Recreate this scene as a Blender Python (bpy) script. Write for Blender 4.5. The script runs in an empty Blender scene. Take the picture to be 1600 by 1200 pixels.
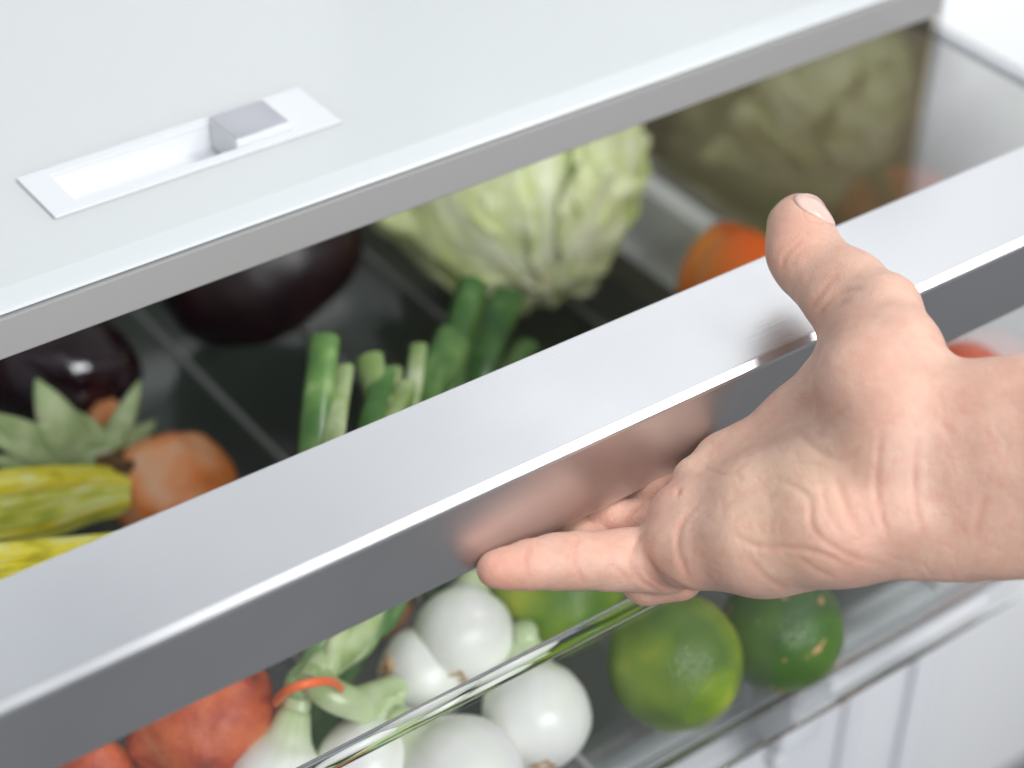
import bpy, bmesh, math, random
import numpy as np
from mathutils import Vector, Matrix, noise
random.seed(4)
S = bpy.context.scene
COL = S.collection
PI = math.pi

# ---------------------------------------------------------------- camera
FPX = 3200.0                                   # focal length in pixels of the 1600 px wide photograph
nrm = lambda v: np.array(v, float) / np.linalg.norm(v)
_z = nrm([109, 4168, 3200]); _x = nrm([5400, 2330, -3200]); _x = nrm(_x - _z * (_x @ _z)); _y = np.cross(_z, _x)
RW = np.array([_x, _y, _z])                    # world = RW @ camera vector
CAM = -(RW @ nrm([0, 600 - 745, -FPX])) * 0.78
cam = bpy.data.objects.new('camera', bpy.data.cameras.new('camera')); COL.objects.link(cam)
M4 = Matrix([[*RW[0], CAM[0]], [*RW[1], CAM[1]], [*RW[2], CAM[2]], [0, 0, 0, 1]])
cam.matrix_world = M4
cam.data.sensor_width = 36; cam.data.lens = 72; cam.data.clip_start = .01; cam.data.clip_end = 50
cam.data.dof.use_dof = True; cam.data.dof.focus_distance = .83; cam.data.dof.aperture_fstop = 4.2
S.camera = cam

# ---------------------------------------------------------------- world, lamps, exposure
w = bpy.data.worlds.new('World'); S.world = w; w.use_nodes = True
nt = w.node_tree; bg = nt.nodes['Background']
tc = nt.nodes.new('ShaderNodeTexCoord'); sp = nt.nodes.new('ShaderNodeSeparateXYZ'); cr = nt.nodes.new('ShaderNodeValToRGB')
mr = nt.nodes.new('ShaderNodeMapRange'); mr.inputs[1].default_value = -1; mr.inputs[2].default_value = 1
nt.links.new(tc.outputs['Generated'], sp.inputs[0]); nt.links.new(sp.outputs[2], mr.inputs[0]); nt.links.new(mr.outputs[0], cr.inputs[0])
nt.links.new(cr.outputs[0], bg.inputs[0]); bg.inputs[1].default_value = 1.0
e = cr.color_ramp.elements
e[0].position = .30; e[0].color = (.195, .195, .20, 1)
e[1].position = .80; e[1].color = (.52, .545, .575, 1)
m = e.new(.50); m.color = (.34, .345, .36, 1)
m = e.new(1.0); m.color = (.62, .65, .68, 1)

def area(name, loc, target, sx, sy, power, color=(1, 1, 1)):
    l = bpy.data.lights.new(name, 'AREA'); l.shape = 'RECTANGLE'; l.size = sx; l.size_y = sy; l.energy = power; l.color = color
    o = bpy.data.objects.new(name, l); COL.objects.link(o); o.location = loc
    o.rotation_euler = (Vector(target) - Vector(loc)).to_track_quat('-Z', 'Y').to_euler(); return o
area('window_softbox', (1.15, -.35, 1.6), (.15, .1, -.1), .6, .5, 18, (1, .985, .96))
area('fridge_lamp', (.86, .74, .86), (.12, 0, -.02), .7, .6, 1.25, (1, .99, .97))
area('front_softbox', (-.2, -2.0, 1.35), (.15, .3, -.15), 1.4, .8, 58, (.95, .975, 1))
S.view_settings.view_transform = 'Standard'; S.view_settings.look = 'None'; S.view_settings.exposure = 0.0
S.render.engine = 'CYCLES'
S.cycles.max_bounces = 14; S.cycles.transparent_max_bounces = 24; S.cycles.transmission_bounces = 10; S.cycles.glossy_bounces = 6

# ---------------------------------------------------------------- helpers
def ray(px, py):
    return RW @ np.array([px - 800, 600 - py, -FPX]) / FPX       # unit step in depth
def hitY(px, py, Y):
    d = ray(px, py); return CAM + d * (Y - CAM[1]) / d[1]
def hitZ(px, py, Z):
    d = ray(px, py); return CAM + d * (Z - CAM[2]) / d[2]
def rest(px, py, rpx, F=-.25):
    d = ray(px, py); k = rpx / FPX; t = (F - CAM[2]) / (d[2] - k); return CAM + d * t, k * t

def empty(name, loc, label, cat, group=None):
    o = bpy.data.objects.new(name, None); COL.objects.link(o); o.location = Vector(loc); o.empty_display_size = .02
    o['label'] = label; o['category'] = cat
    if group: o['group'] = group
    bpy.context.view_layer.update()
    return o
def mesh_obj(name, verts, faces, mat, parent=None, smooth=None, label=None, kind=None):
    me = bpy.data.meshes.new(name); me.from_pydata([tuple(map(float, v)) for v in verts], [], [tuple(map(int, f)) for f in faces]); me.update()
    return link(name, me, mat, parent, smooth, label, kind)
def link(name, me, mat, parent=None, smooth=None, label=None, kind=None):
    for mm in (mat if isinstance(mat, (list, tuple)) else [mat]): me.materials.append(mm)
    if smooth is not None:
        me.polygons.foreach_set('use_smooth', [True] * len(me.polygons))
        if smooth < 179: me.set_sharp_from_angle(angle=math.radians(smooth))
    o = bpy.data.objects.new(name, me); COL.objects.link(o)
    if parent:
        o.parent = parent
        off = Matrix.Identity(4); p = parent
        while p is not None: off = Matrix.Translation(p.location) @ off if p.type == 'EMPTY' else off; p = p.parent
        me.transform(off.inverted())                             # geometry is written in world coordinates
    if label: o['label'] = label
    if kind: o['kind'] = kind
    return o
def box(name, a, b, mat, parent=None, bevel=0, seg=3, **kw):
    bm = bmesh.new(); bmesh.ops.create_cube(bm, size=1)
    a = np.array(a, float); b = np.array(b, float)
    for v in bm.verts: v.co = Vector((a + b) / 2) + Vector(np.array(v.co) * (b - a))
    if bevel: bmesh.ops.bevel(bm, geom=bm.edges[:] , offset=bevel, segments=seg, affect='EDGES', profile=.5)
    me = bpy.data.meshes.new(name); bm.to_mesh(me); bm.free()
    return link(name, me, mat, parent, 40 if bevel else None, **kw)
def extrude_x(name, prof, x0, x1, mat, parent=None, smooth=35, nx=1, **kw):
    """closed profile of (y, z) points extruded along x"""
    n = len(prof); V = []; F = []
    for i in range(nx + 1):
        x = x0 + (x1 - x0) * i / nx; V += [(x, p[0], p[1]) for p in prof]
    for i in range(nx):
        for j in range(n):
            F.append((i * n + j, i * n + (j + 1) % n, (i + 1) * n + (j + 1) % n, (i + 1) * n + j))
    F.append(tuple(range(n))[::-1]); F.append(tuple(nx * n + k for k in range(n)))
    o = mesh_obj(name, V, F, mat, parent, smooth, **kw)
    bm = bmesh.new(); bm.from_mesh(o.data); bmesh.ops.recalc_face_normals(bm, faces=bm.faces); bm.to_mesh(o.data); bm.free()
    return o
def arc(cy, cz, r, a0, a1, n=6):
    return [(cy + r * math.cos(math.radians(a0 + (a1 - a0) * i / n)), cz + r * math.sin(math.radians(a0 + (a1 - a0) * i / n))) for i in range(n + 1)]
def catmull(pts, n=8):
    P = [np.array(p, float) for p in pts]; P = [2 * P[0] - P[1]] + P + [2 * P[-1] - P[-2]]; out = []
    for i in range(1, len(P) - 2):
        for k in range(n):
            t = k / n
            out.append(.5 * ((2 * P[i]) + (P[i + 1] - P[i - 1]) * t + (2 * P[i - 1] - 5 * P[i] + 4 * P[i + 1] - P[i + 2]) * t * t + (3 * P[i] - P[i - 1] - 3 * P[i + 1] + P[i + 2]) * t ** 3))
    out.append(P[-2]); return out
def tube_geo(path, rad, seg=14, flat=1.0, up=(0, 0, 1), wob=0.0, cap=True):
    """path: list of 3-vectors (or with radius column 4), returns verts, faces"""
    P = [np.array(p[:3], float) for p in path]; n = len(P); V = []; F = []
    side = None
    for i in range(n):
        t = nrm(P[min(i + 1, n - 1)] - P[max(i - 1, 0)])
        if side is None: side = nrm(np.cross(np.array(up, float) + 1e-4, t))
        side = nrm(side - t * (side @ t)); u2 = np.cross(t, side)
        r = rad(i / (n - 1)) if callable(rad) else (path[i][3] if rad is None else rad)
        for k in range(seg):
            a = 2 * PI * k / seg; rr = r * (1 + wob * math.sin(3 * a + 1))
            V.append(P[i] + side * rr * math.cos(a) + u2 * rr * flat * math.sin(a))
    for i in range(n - 1):
        for k in range(seg):
            F.append((i * seg + k, i * seg + (k + 1) % seg, (i + 1) * seg + (k + 1) % seg, (i + 1) * seg + k))
    if cap:
        F.append(tuple(range(seg))[::-1]); F.append(tuple((n - 1) * seg + k for k in range(seg)))
    return V, F
def revolve(prof, centre, axis, seg=40, disp=None, twist=(0, 0, 1)):
    """prof: list of (r, h) along the axis; returns verts, faces"""
    ax = nrm(axis); s = np.cross(np.array(twist, float), ax)
    if np.linalg.norm(s) < 1e-3: s = np.cross([1, 0, 0], ax)
    s = nrm(s); t = np.cross(ax, s); V = []; F = []; n = len(prof); c = np.array(centre, float)
    for i, (r, h) in enumerate(prof):
        for k in range(seg):
            a = 2 * PI * k / seg; rr = r * (1 if disp is None else disp(a, i / (n - 1)))
            V.append(c + ax * h + (s * math.cos(a) + t * math.sin(a)) * rr)
    for i in range(n - 1):
        for k in range(seg): F.append((i * seg + k, i * seg + (k + 1) % seg, (i + 1) * seg + (k + 1) % seg, (i + 1) * seg + k))
    F.append(tuple(range(seg))[::-1]); F.append(tuple((n - 1) * seg + k for k in range(seg)))
    return V, F
def ball_profile(r, squash=1.0, n=26, nip0=0, nip1=0):
    """sphere-like profile with optional nipples at the ends"""
    out = []
    for i in range(n + 1):
        a = PI * i / n; rr = max(r * math.sin(a), r * .015); h = -r * squash * math.cos(a)
        h -= nip0 * math.exp(-(rr / (r * .22)) ** 2) * (1 if i < n / 2 else 0)
        h += nip1 * math.exp(-(rr / (r * .22)) ** 2) * (1 if i > n / 2 else 0)
        out.append((rr, h))
    return out
def lumpy(V, centre, amp, freq, seed=0, octs=3):
    c = np.array(centre); out = []
    for v in V:
        d = np.array(v) - c; L = np.linalg.norm(d); d = d / (L + 1e-9)
        k = noise.fractal(Vector(d * freq) + Vector((seed * 7.3, seed, -seed)), .9, 2.1, octs)
        out.append(np.array(v) + d * amp * k)
    return out

# ---------------------------------------------------------------- materials
def nodes_mat(name):
    m = bpy.data.materials.new(name); m.use_nodes = True; n = m.node_tree.nodes; return m, n, m.node_tree.links, n['Principled BSDF']
def pbr(name, col, rough=.5, metal=0, spec=.5, noise_scale=None, col2=None, bump=0, bump_scale=200, coat=0, sss=0, sssr=(.01, .006, .004), det=4, lo=.35, hi=.65, aniso=None, rvar=0):
    m, n, l, b = nodes_mat(name)
    b.inputs['Base Color'].default_value = (*col, 1); b.inputs['Roughness'].default_value = rough; b.inputs['Metallic'].default_value = metal
    b.inputs['Specular IOR Level'].default_value = spec; b.inputs['Coat Weight'].default_value = coat; b.inputs['Coat Roughness'].default_value = .08
    tc = n.new('ShaderNodeTexCoord'); vec = tc.outputs['Object']
    if aniso:
        mp = n.new('ShaderNodeMapping'); mp.inputs['Scale'].default_value = aniso; l.new(vec, mp.inputs[0]); vec = mp.outputs[0]
    if sss:
        b.inputs['Subsurface Weight'].default_value = sss; b.inputs['Subsurface Radius'].default_value = sssr; b.inputs['Subsurface Scale'].default_value = 1.0
    if col2:
        t = n.new('ShaderNodeTexNoise'); t.inputs['Scale'].default_value = noise_scale; t.inputs['Detail'].default_value = det; l.new(vec, t.inputs['Vector'])
        r = n.new('ShaderNodeValToRGB'); r.color_ramp.elements[0].position = lo; r.color_ramp.elements[1].position = hi
        r.color_ramp.elements[0].color = (*col, 1); r.color_ramp.elements[1].color = (*col2, 1)
        l.new(t.outputs[0], r.inputs[0]); l.new(r.outputs[0], b.inputs['Base Color'])
    if bump or rvar:
        t2 = n.new('ShaderNodeTexNoise'); t2.inputs['Scale'].default_value = bump_scale; t2.inputs['Detail'].default_value = 5; l.new(vec, t2.inputs['Vector'])
        if bump:
            bp = n.new('ShaderNodeBump'); bp.inputs['Strength'].default_value = bump; bp.inputs['Distance'].default_value = .001
            l.new(t2.outputs[0], bp.inputs['Height']); l.new(bp.outputs[0], b.inputs['Normal'])
        if rvar:
            t2 = n.new('ShaderNodeTexNoise'); t2.inputs['Scale'].default_value = 13; t2.inputs['Detail'].default_value = 7; l.new(tc.outputs['Object'], t2.inputs['Vector'])
            mp2 = n.new('ShaderNodeMapRange'); mp2.inputs[3].default_value = rough - rvar; mp2.inputs[4].default_value = rough + rvar
            l.new(t2.outputs[0], mp2.inputs[0]); l.new(mp2.outputs[0], b.inputs['Roughness'])
    return m
def clear(name, tint=(.93, .94, .94), ior=1.5, boost=1.0, rough=.02):
    m, n, l, b = nodes_mat(name); n.remove(b); out = n['Material Output']
    tr = n.new('ShaderNodeBsdfTransparent'); tr.inputs[0].default_value = (*tint, 1)
    gl = n.new('ShaderNodeBsdfGlossy'); gl.inputs['Roughness'].default_value = rough
    # Schlick reflectance from |N.I|, the same on both faces of the sheet
    ge = n.new('ShaderNodeNewGeometry'); dt = n.new('ShaderNodeVectorMath'); dt.operation = 'DOT_PRODUCT'; l.new(ge.outputs['Normal'], dt.inputs[0]); l.new(ge.outputs['Incoming'], dt.inputs[1])
    ab = n.new('ShaderNodeMath'); ab.operation = 'ABSOLUTE'; l.new(dt.outputs['Value'], ab.inputs[0])
    om = n.new('ShaderNodeMath'); om.operation = 'SUBTRACT'; om.inputs[0].default_value = 1; l.new(ab.outputs[0], om.inputs[1])
    pw = n.new('ShaderNodeMath'); pw.operation = 'POWER'; pw.inputs[1].default_value = 5; l.new(om.outputs[0], pw.inputs[0])
    f0 = ((ior - 1) / (ior + 1)) ** 2 * boost
    mu = n.new('ShaderNodeMath'); mu.operation = 'MULTIPLY_ADD'; mu.inputs[1].default_value = 1 - f0; mu.inputs[2].default_value = f0; mu.use_clamp = True
    mx = n.new('ShaderNodeMixShader'); l.new(pw.outputs[0], mu.inputs[0]); l.new(mu.outputs[0], mx.inputs[0]); l.new(tr.outputs[0], mx.inputs[1]); l.new(gl.outputs[0], mx.inputs[2])
    l.new(mx.outputs[0], out.inputs[0]); return m
def glass(name, col=(.96, .97, .97), rough=.03, ior=1.45):
    m, n, l, b = nodes_mat(name); b.inputs['Base Color'].default_value = (*col, 1); b.inputs['Transmission Weight'].default_value = 1
    b.inputs['Roughness'].default_value = rough; b.inputs['IOR'].default_value = ior; return m

M = {}
M['alu'] = pbr('satin_aluminium', (.70, .71, .73), .34, 1.0, bump=.08, bump_scale=900, aniso=(.04, 1, 1), rvar=.11)
M['alu_bevel'] = pbr('polished_aluminium', (.90, .91, .92), .22, 1.0)
M['trim'] = pbr('satin_grey_trim', (.50, .485, .48), .4, .4, bump=.04, bump_scale=1500)
M['white_glass'] = pbr('white_glass', (.82, .845, .855), .25, 0, coat=.3, rvar=.05, bump_scale=6)
def translucent_glass(m, f):
    n = m.node_tree.nodes; l = m.node_tree.links; b = n['Principled BSDF']; t = n.new('ShaderNodeBsdfTranslucent'); t.inputs[0].default_value = (.92, .95, .94, 1)
    mx = n.new('ShaderNodeMixShader'); mx.inputs[0].default_value = f; l.new(b.outputs[0], mx.inputs[1]); l.new(t.outputs[0], mx.inputs[2]); l.new(mx.outputs[0], n['Material Output'].inputs[0])
translucent_glass(M['white_glass'], .42)
M['white_plastic'] = pbr('white_plastic', (.66, .675, .70), .35)
M['knob'] = pbr('grey_plastic', (.42, .42, .46), .3, .3)
M['knob_side'] = pbr('pale_grey_plastic', (.66, .68, .69), .3)
M['liner'] = pbr('white_liner', (.88, .885, .89), .35, bump=.05, bump_scale=600)
M['shaded_liner'] = pbr('shaded_liner', (.19, .20, .185), .4)  # white liner darkened, the cavity's shade put into its colour
M['clear'] = clear('clear_plastic', (.985, .985, .985), 1.5, 1.3)
M['clear_side'] = clear('clear_side_plastic', (.98, .98, .975), 1.5, 4.6, .06)
M['clear_floor'] = clear('clear_floor_plastic', (.80, .82, .81), 1.5, 1.3, .06)
M['milky'] = clear('milky_plastic', (.86, .87, .88), 1.5, 5.0, .15)
M['rim'] = glass('moulded_clear_plastic')
M['fold'] = pbr('lit_fold_plastic', (.86, .87, .88), .25)  # light reflected by the clear fold is put into this white colour
M['rib'] = pbr('frosted_rib_plastic', (.36, .37, .36), .3)

# ---------------------------------------------------------------- fridge cabinet (setting)
XR = .409
def struct(o): o['kind'] = 'structure'; return o
struct(box('wall', (.421, .1824, -.75), (.80, .60, .16), M['liner'], bevel=.004))
struct(box('side_liner', (.4185, .188, -.70), (.4207, .78, -.006), pbr('reflection_tint_liner', (.70, .60, .42), .4)))  # brown reflections of the drawer wall put into the liner colour
struct(box('back_wall', (-.60, .80, -.75), (.4185, .82, .60), M['liner']))
struct(box('cavity_back', (-.60, .775, -.70), (.418, .79, .010), M['shaded_liner']))
struct(box('cavity_left', (-.61, .188, -.70), (-.60, .78, .6), M['shaded_liner']))
struct(box('cavity_floor', (-.60, .10, -.330), (.4183, .774, -.318), M['shaded_liner'], bevel=.003))
# lower freezer drawer with fluted front
fz = empty('freezer_drawer', (.1, .06, -.60), 'pale grey white drawer front below the clear crisper at lower right', 'drawer')
M['liner_grey'] = pbr('pale_grey_liner', (.66, .665, .69), .4)
box('front_panel', (-.60, .085, -.78), (.4183, .099, -.335), M['liner_grey'], fz, bevel=.003)
for i, (x, wd) in enumerate([(.10, .012), (.205, .010), (.262, .016), (.318, .010), (.375, .014)]):
    box('flute', (x, .080, -.77), (x + wd, .0848, -.345), M['liner_grey'], fz, bevel=.0035)

# ---------------------------------------------------------------- shelf with humidity slider
sh = empty('fridge_shelf', (.1, .19, .02), 'white glass shelf with grey front trim above the open drawer', 'shelf')
ZT = .0205
hx0, hx1, hy0, hy1 = -.062, .048, .2345, .2625
def shelf_panel():
    xs = [-.598, hx0, hx1, .4183]; ys = [.1955, hy0, hy1, .74]
    V = []; F = []
    idx = {}
    for zi, z in enumerate((ZT, .0165)):
        for i, x in enumerate(xs):
            for j, y in enumerate(ys): idx[zi, i, j] = len(V); V.append((x, y, z))
    for i in range(3):
        for j in range(3):
            if i == 1 and j == 1: continue
            F.append((idx[0, i, j], idx[0, i + 1, j], idx[0, i + 1, j + 1], idx[0, i, j + 1]))
            F.append((idx[1, i, j], idx[1, i, j + 1], idx[1, i + 1, j + 1], idx[1, i + 1, j]))
    # rounded front nose
    pr = [(.1848, .0174), (.1841, .0169), (.184, .0165)]
    prev0, prev3 = [idx[0, i, 0] for i in range(4)], None
    for (y, z) in pr:
        row = []
        for i in range(4): row.append(len(V)); V.append((xs[i], y, z))
        for i in range(3): F.append((prev0[i], row[i], row[i + 1], prev0[i + 1]))
        prev0 = row
    for i in range(3): F.append((prev0[i], idx[1, i, 0], idx[1, i + 1, 0], prev0[i + 1]))
    return V, F
V, F = shelf_panel(); mesh_obj('glass_panel', V, F, M['white_glass'], sh, None)
extrude_x('front_trim', [(.1823, .0149), (.1823, -.0030)] + arc(.1833, -.0030, .001, 180, 270, 3) + [(.196, -.004), (.196, .015)], -.598, .4183, M['trim'], sh)
box('gap_strip', (-.598, .1862, .0151), (.4183, .196, .0164), pbr('gap_shade', (.03, .03, .035), .6), sh)  # dark strip in the open gap, its shade put into the colour
# slider plate : frame with a deep slot
px0, px1, py0, py1 = -.0745, .0705, .2300, .2680
V = []; F = []
for z in (ZT + .0003, ZT + .0014):
    for (x, y) in [(px0, py0), (px1, py0), (px1, py1), (px0, py1), (hx0 + .001, hy0 + .001), (hx1 - .001, hy0 + .001), (hx1 - .001, hy1 - .001), (hx0 + .001, hy1 - .001)]: V.append((x, y, z))
for k in range(4):
    F.append((8 + k, 8 + (k + 1) % 4, 12 + (k + 1) % 4, 12 + k)); F.append((k, (k + 1) % 4, 8 + (k + 1) % 4, 8 + k)); F.append((4 + (k + 1) % 4, 4 + k, 12 + k, 12 + (k + 1) % 4))
pl = mesh_obj('slider_plate', V, F, M['white_plastic'], sh)
bv = pl.modifiers.new('b', 'BEVEL'); bv.width = .0006; bv.segments = 2
V = []; F = []
zb = ZT - .012
for z in (ZT + .0004, zb):
    for (x, y) in [(hx0, hy0), (hx1, hy0), (hx1, hy1), (hx0, hy1)]: V.append((x + (.0008 if x == hx0 else -.0008), y + (.0008 if y == hy0 else -.0008), z))
for k in range(4): F.append((k, 4 + k, 4 + (k + 1) % 4, (k + 1) % 4))
F.append((4, 5, 6, 7)); mesh_obj('slot', V, F, pbr('slot_white', (.74, .75, .77), .5), sh)
kn = box('slider_knob', (.0185, hy0 + .0015, zb + .001), (.0470, hy1 - .0012, ZT + .0055), [M['knob_side'], M['knob']], sh, bevel=.001)
for p in kn.data.polygons:
    if p.normal.z > .7: p.material_index = 1

# ---------------------------------------------------------------- crisper drawer
dr = empty('crisper_drawer', (.1, .2, -.25), 'open clear plastic crisper drawer with brushed aluminium handle bar', 'drawer')
XL = -.42; FB = -.25; YB = .58
bz = -.039
prof = [(.0, -.0030), (.0004, -.0016), (.0036, -.0001), (.0046, 0)] + arc(.0574, -.0014, .0014, 88, 0, 8) + arc(.0582, bz + .001, .001, 0, -90, 3) + arc(.0008, bz + .0008, .0008, 270, 180, 3)
extrude_x('handle_bar', prof, XL - .02, XR + .025, M['alu'], dr, None)
box('bottom_lip', (XL, .0015, bz - .0012), (XR + .02, .004, bz - .0002), M['rim'], dr)
# shell walls
extrude_x('front_panel', [(.050, bz - .001), (.053, bz - .001), (.0155, -.1185), (.0125, -.1185)], XL, XR, M['clear'], dr, None)
extrude_x('ridge', arc(.0125, -.1225, .0030, 150, 330, 6) + arc(.0146, -.1208, .0026, -20, 120, 5), XL, XR + .004, M['rim'], dr, 50)
extrude_x('lower_front_panel', [(.0100, -.127), (.0126, -.127), (.0126, -.244), (.0100, -.244)], XL, XR, M['clear'], dr, None)
extrude_x('floor_fold', arc(.0210, FB + .0070, .0085, 180, 270, 6) + arc(.0210, FB + .0070, .0045, 270, 180, 5), XL, XR - .02, M['rim'], dr, 50)
extrude_x('base_flange', arc(.0080, FB - .0110, .0018, 90, 270, 5) + [(.032, FB - .0128), (.032, FB - .0095)], XL, XR, M['rim'], dr, 40)
def tub():
    # floor, fold and right wall as one moulded sheet following x
    pr = [(XL, FB)] + [(XR - .034 + .010 * math.sin(a), FB + .010 - .010 * math.cos(a)) for a in [PI / 2 * k / 5 for k in range(6)]]
    pr += [(XR - .022, FB + .046)] + [(XR - .012 + .010 * math.sin(a) - .0 , FB + .062 - .010 * math.cos(a)) for a in [PI / 2 * k / 4 for k in range(5)]]
    pr += [(XR, -.012)]
    return pr
pr = tub()
def sheet(name, pr, y0, y1, th, mat):
    n = len(pr); V = []; F = []
    off = []
    for i in range(n):
        a = np.array(pr[max(i - 1, 0)]); b = np.array(pr[min(i + 1, n - 1)]); t = (b - a) / np.linalg.norm(b - a); off.append((pr[i][0] + t[1] * th, pr[i][1] - t[0] * th))
    ring = list(pr) + off[::-1]; m_ = len(ring)
    for y in (y0, y1): V += [(p[0], y, p[1]) for p in ring]
    for k in range(m_): F.append((k, m_ + k, m_ + (k + 1) % m_, (k + 1) % m_))
    for k in range(n - 1): F.append((k, k + 1, m_ - 2 - k, m_ - 1 - k)); F.append((m_ + k, m_ + m_ - 1 - k, m_ + m_ - 2 - k, m_ + k + 1))
    o = mesh_obj(name, V, F, mat, dr, 40)
    bm = bmesh.new(); bm.from_mesh(o.data); bmesh.ops.recalc_face_normals(bm, faces=bm.faces); bm.to_mesh(o.data); bm.free(); return o
sheet('floor', pr[:2], .0215, YB, .0022, M['clear_floor'])
sheet('wall_fold', pr[1:9], .0215, YB, .0022, M['fold'])
sheet('right_wall', pr[8:], .0215, YB, .0022, M['clear_side'])
box('left_wall', (XL - .0025, .0215, FB), (XL, YB, -.012), M['clear'], dr)
box('back_wall', (XL, YB, FB), (XR, YB + .003, -.012), M['clear'], dr)
box('rim', (XR - .0005, .060, -.0118), (XR + .0085, YB, -.0078), M['milky'], dr, bevel=.0012)
box('rim', (XR + .0055, .060, -.0175), (XR + .0085, YB, -.0120), M['milky'], dr, bevel=.0009)
first = None
for x in np.arange(-.385, .36, .0772):
    if first is None:
        first = box('floor_rib', (x, .03, FB + .0002), (x + .0032, YB - .01, FB + .0034), M['rib'], dr, bevel=.001); fx = x
    else:
        o = first.copy(); COL.objects.link(o); o.parent = dr; o.location.x = x - fx
# runner bracket below the drawer
rb = empty('drawer_runner', (.215, .05, -.30), 'translucent white runner bracket with round wheel below the front of the drawer', 'bracket')
box('bracket_plate', (.208, .030, -.318), (.238, .060, -.268), pbr('frosted_white', (.72, .74, .77), .3), rb, bevel=.004)
V, F = revolve([(.001, -.006), (.010, -.006), (.012, -.004), (.012, .004), (.010, .006), (.001, .006)], (.219, .038, -.327), (0, 1, 0), 28)
mesh_obj('wheel', V, F, M['white_plastic'], rb, 40)

# ---------------------------------------------------------------- vegetables : materials
def veg(name, stops, scale, rough=.35, bump=.3, bscale=400, voro=False, det=3, sss=0.0, spec=.5, aniso=None, coat=0, spots=None, coord='Object', dist=.0006, attr=None):
    m, n, l, b = nodes_mat(name)
    tc = n.new('ShaderNodeTexCoord'); vec = tc.outputs[coord]
    if aniso:
        mp = n.new('ShaderNodeMapping'); mp.inputs['Scale'].default_value = aniso; l.new(vec, mp.inputs[0]); vec = mp.outputs[0]
    t = n.new('ShaderNodeTexNoise'); t.inputs['Scale'].default_value = scale; t.inputs['Detail'].default_value = det; l.new(vec, t.inputs['Vector'])
    r = n.new('ShaderNodeValToRGB'); el = r.color_ramp.elements
    while len(el) < len(stops): el.new(.5)
    for k, (p, c) in enumerate(stops): el[k].position = p; el[k].color = (*c, 1)
    l.new(t.outputs[0], r.inputs[0]); colout = r.outputs[0]
    if spots:
        sc, thr, col = spots
        v = n.new('ShaderNodeTexNoise'); v.inputs['Scale'].default_value = sc; v.inputs['Detail'].default_value = 2; l.new(tc.outputs['Object'], v.inputs['Vector'])
        rr = n.new('ShaderNodeValToRGB'); rr.color_ramp.elements[0].position = thr; rr.color_ramp.elements[1].position = thr + .02
        mx = n.new('ShaderNodeMix'); mx.data_type = 'RGBA'; l.new(v.outputs[0], rr.inputs[0]); l.new(rr.outputs[0], mx.inputs[0]); l.new(colout, mx.inputs[6]); mx.inputs[7].default_value = (*col, 1); colout = mx.outputs[2]
    if attr:
        a_ = n.new('ShaderNodeAttribute'); a_.attribute_name = 'blend'
        mx = n.new('ShaderNodeMix'); mx.data_type = 'RGBA'; l.new(a_.outputs['Fac'], mx.inputs[0]); l.new(colout, mx.inputs[6]); mx.inputs[7].default_value = (*attr, 1); colout = mx.outputs[2]
    l.new(colout, b.inputs['Base Color']); b.inputs['Roughness'].default_value = rough; b.inputs['Specular IOR Level'].default_value = spec; b.inputs['Coat Weight'].default_value = coat
    if sss: b.inputs['Subsurface Weight'].default_value = sss; b.inputs['Subsurface Radius'].default_value = (.006, .006, .003)
    if bump:
        if voro: h = n.new('ShaderNodeTexVoronoi'); h.inputs['Scale'].default_value = bscale
        else: h = n.new('ShaderNodeTexNoise'); h.inputs['Scale'].default_value = bscale; h.inputs['Detail'].default_value = 4
        l.new(tc.outputs['Object'], h.inputs['Vector'])
        bp = n.new('ShaderNodeBump'); bp.inputs['Strength'].default_value = bump; bp.inputs['Distance'].default_value = dist
        l.new(h.outputs[0], bp.inputs['Height']); l.new(bp.outputs[0], b.inputs['Normal'])
    return m
M['lime'] = veg('lime_peel', [(.34, (.09, .175, .016)), (.48, (.19, .29, .022)), (.62, (.42, .46, .04))], 22, .36, .6, 620, True, det=2, spec=.5)
M['lime_dark'] = veg('dark_lime_peel', [(.35, (.045, .11, .018)), (.6, (.09, .18, .022)), (.8, (.16, .26, .03))], 25, .38, .6, 620, True, det=2, spots=(95, .68, (.45, .26, .12)))
M['lime_yellow'] = veg('yellow_lime_peel', [(.34, (.06, .17, .008)), (.5, (.22, .34, .012)), (.66, (.42, .48, .03))], 24, .36, .5, 620, True, det=2)
M['scar'] = pbr('scar', (.33, .20, .08), .8, bump=.4, bump_scale=900)
M['egg'] = veg('eggplant_skin', [(.4, (.012, .003, .007)), (.6, (.022, .005, .010))], 20, .13, .1, 60, coat=.5)
M['egg_dull'] = veg('maroon_eggplant_skin', [(.4, (.010, .003, .005)), (.6, (.028, .006, .009))], 14, .38, .1, 60)
M['calyx'] = veg('calyx_green', [(.35, (.26, .36, .15)), (.6, (.44, .52, .28)), (.75, (.60, .60, .44))], 60, .55, .4, 300, det=4)
M['beet'] = veg('golden_beet_skin', [(.30, (.62, .17, .06)), (.42, (.96, .28, .07)), (.54, (.98, .42, .20)), (.70, (.96, .60, .42))], 38, .5, .7, 260, det=7)
M['beet_red'] = veg('red_orange_beet_skin', [(.30, (.14, .035, .02)), (.42, (.42, .06, .02)), (.60, (.60, .13, .04)), (.76, (.62, .27, .12))], 40, .48, .8, 330, det=7, aniso=(1, 1, 1.8))
M['crown'] = veg('beet_crown', [(.4, (.07, .03, .015)), (.55, (.18, .09, .035)), (.75, (.22, .12, .05))], 180, .7, .9, 500, det=5)
M['stem'] = veg('yellow_stem', [(.35, (.60, .54, .03)), (.5, (.92, .80, .05)), (.68, (.95, .92, .34))], 50, .35, .3, 300, det=4, aniso=(.15, 2.2, 2.2))
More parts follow.
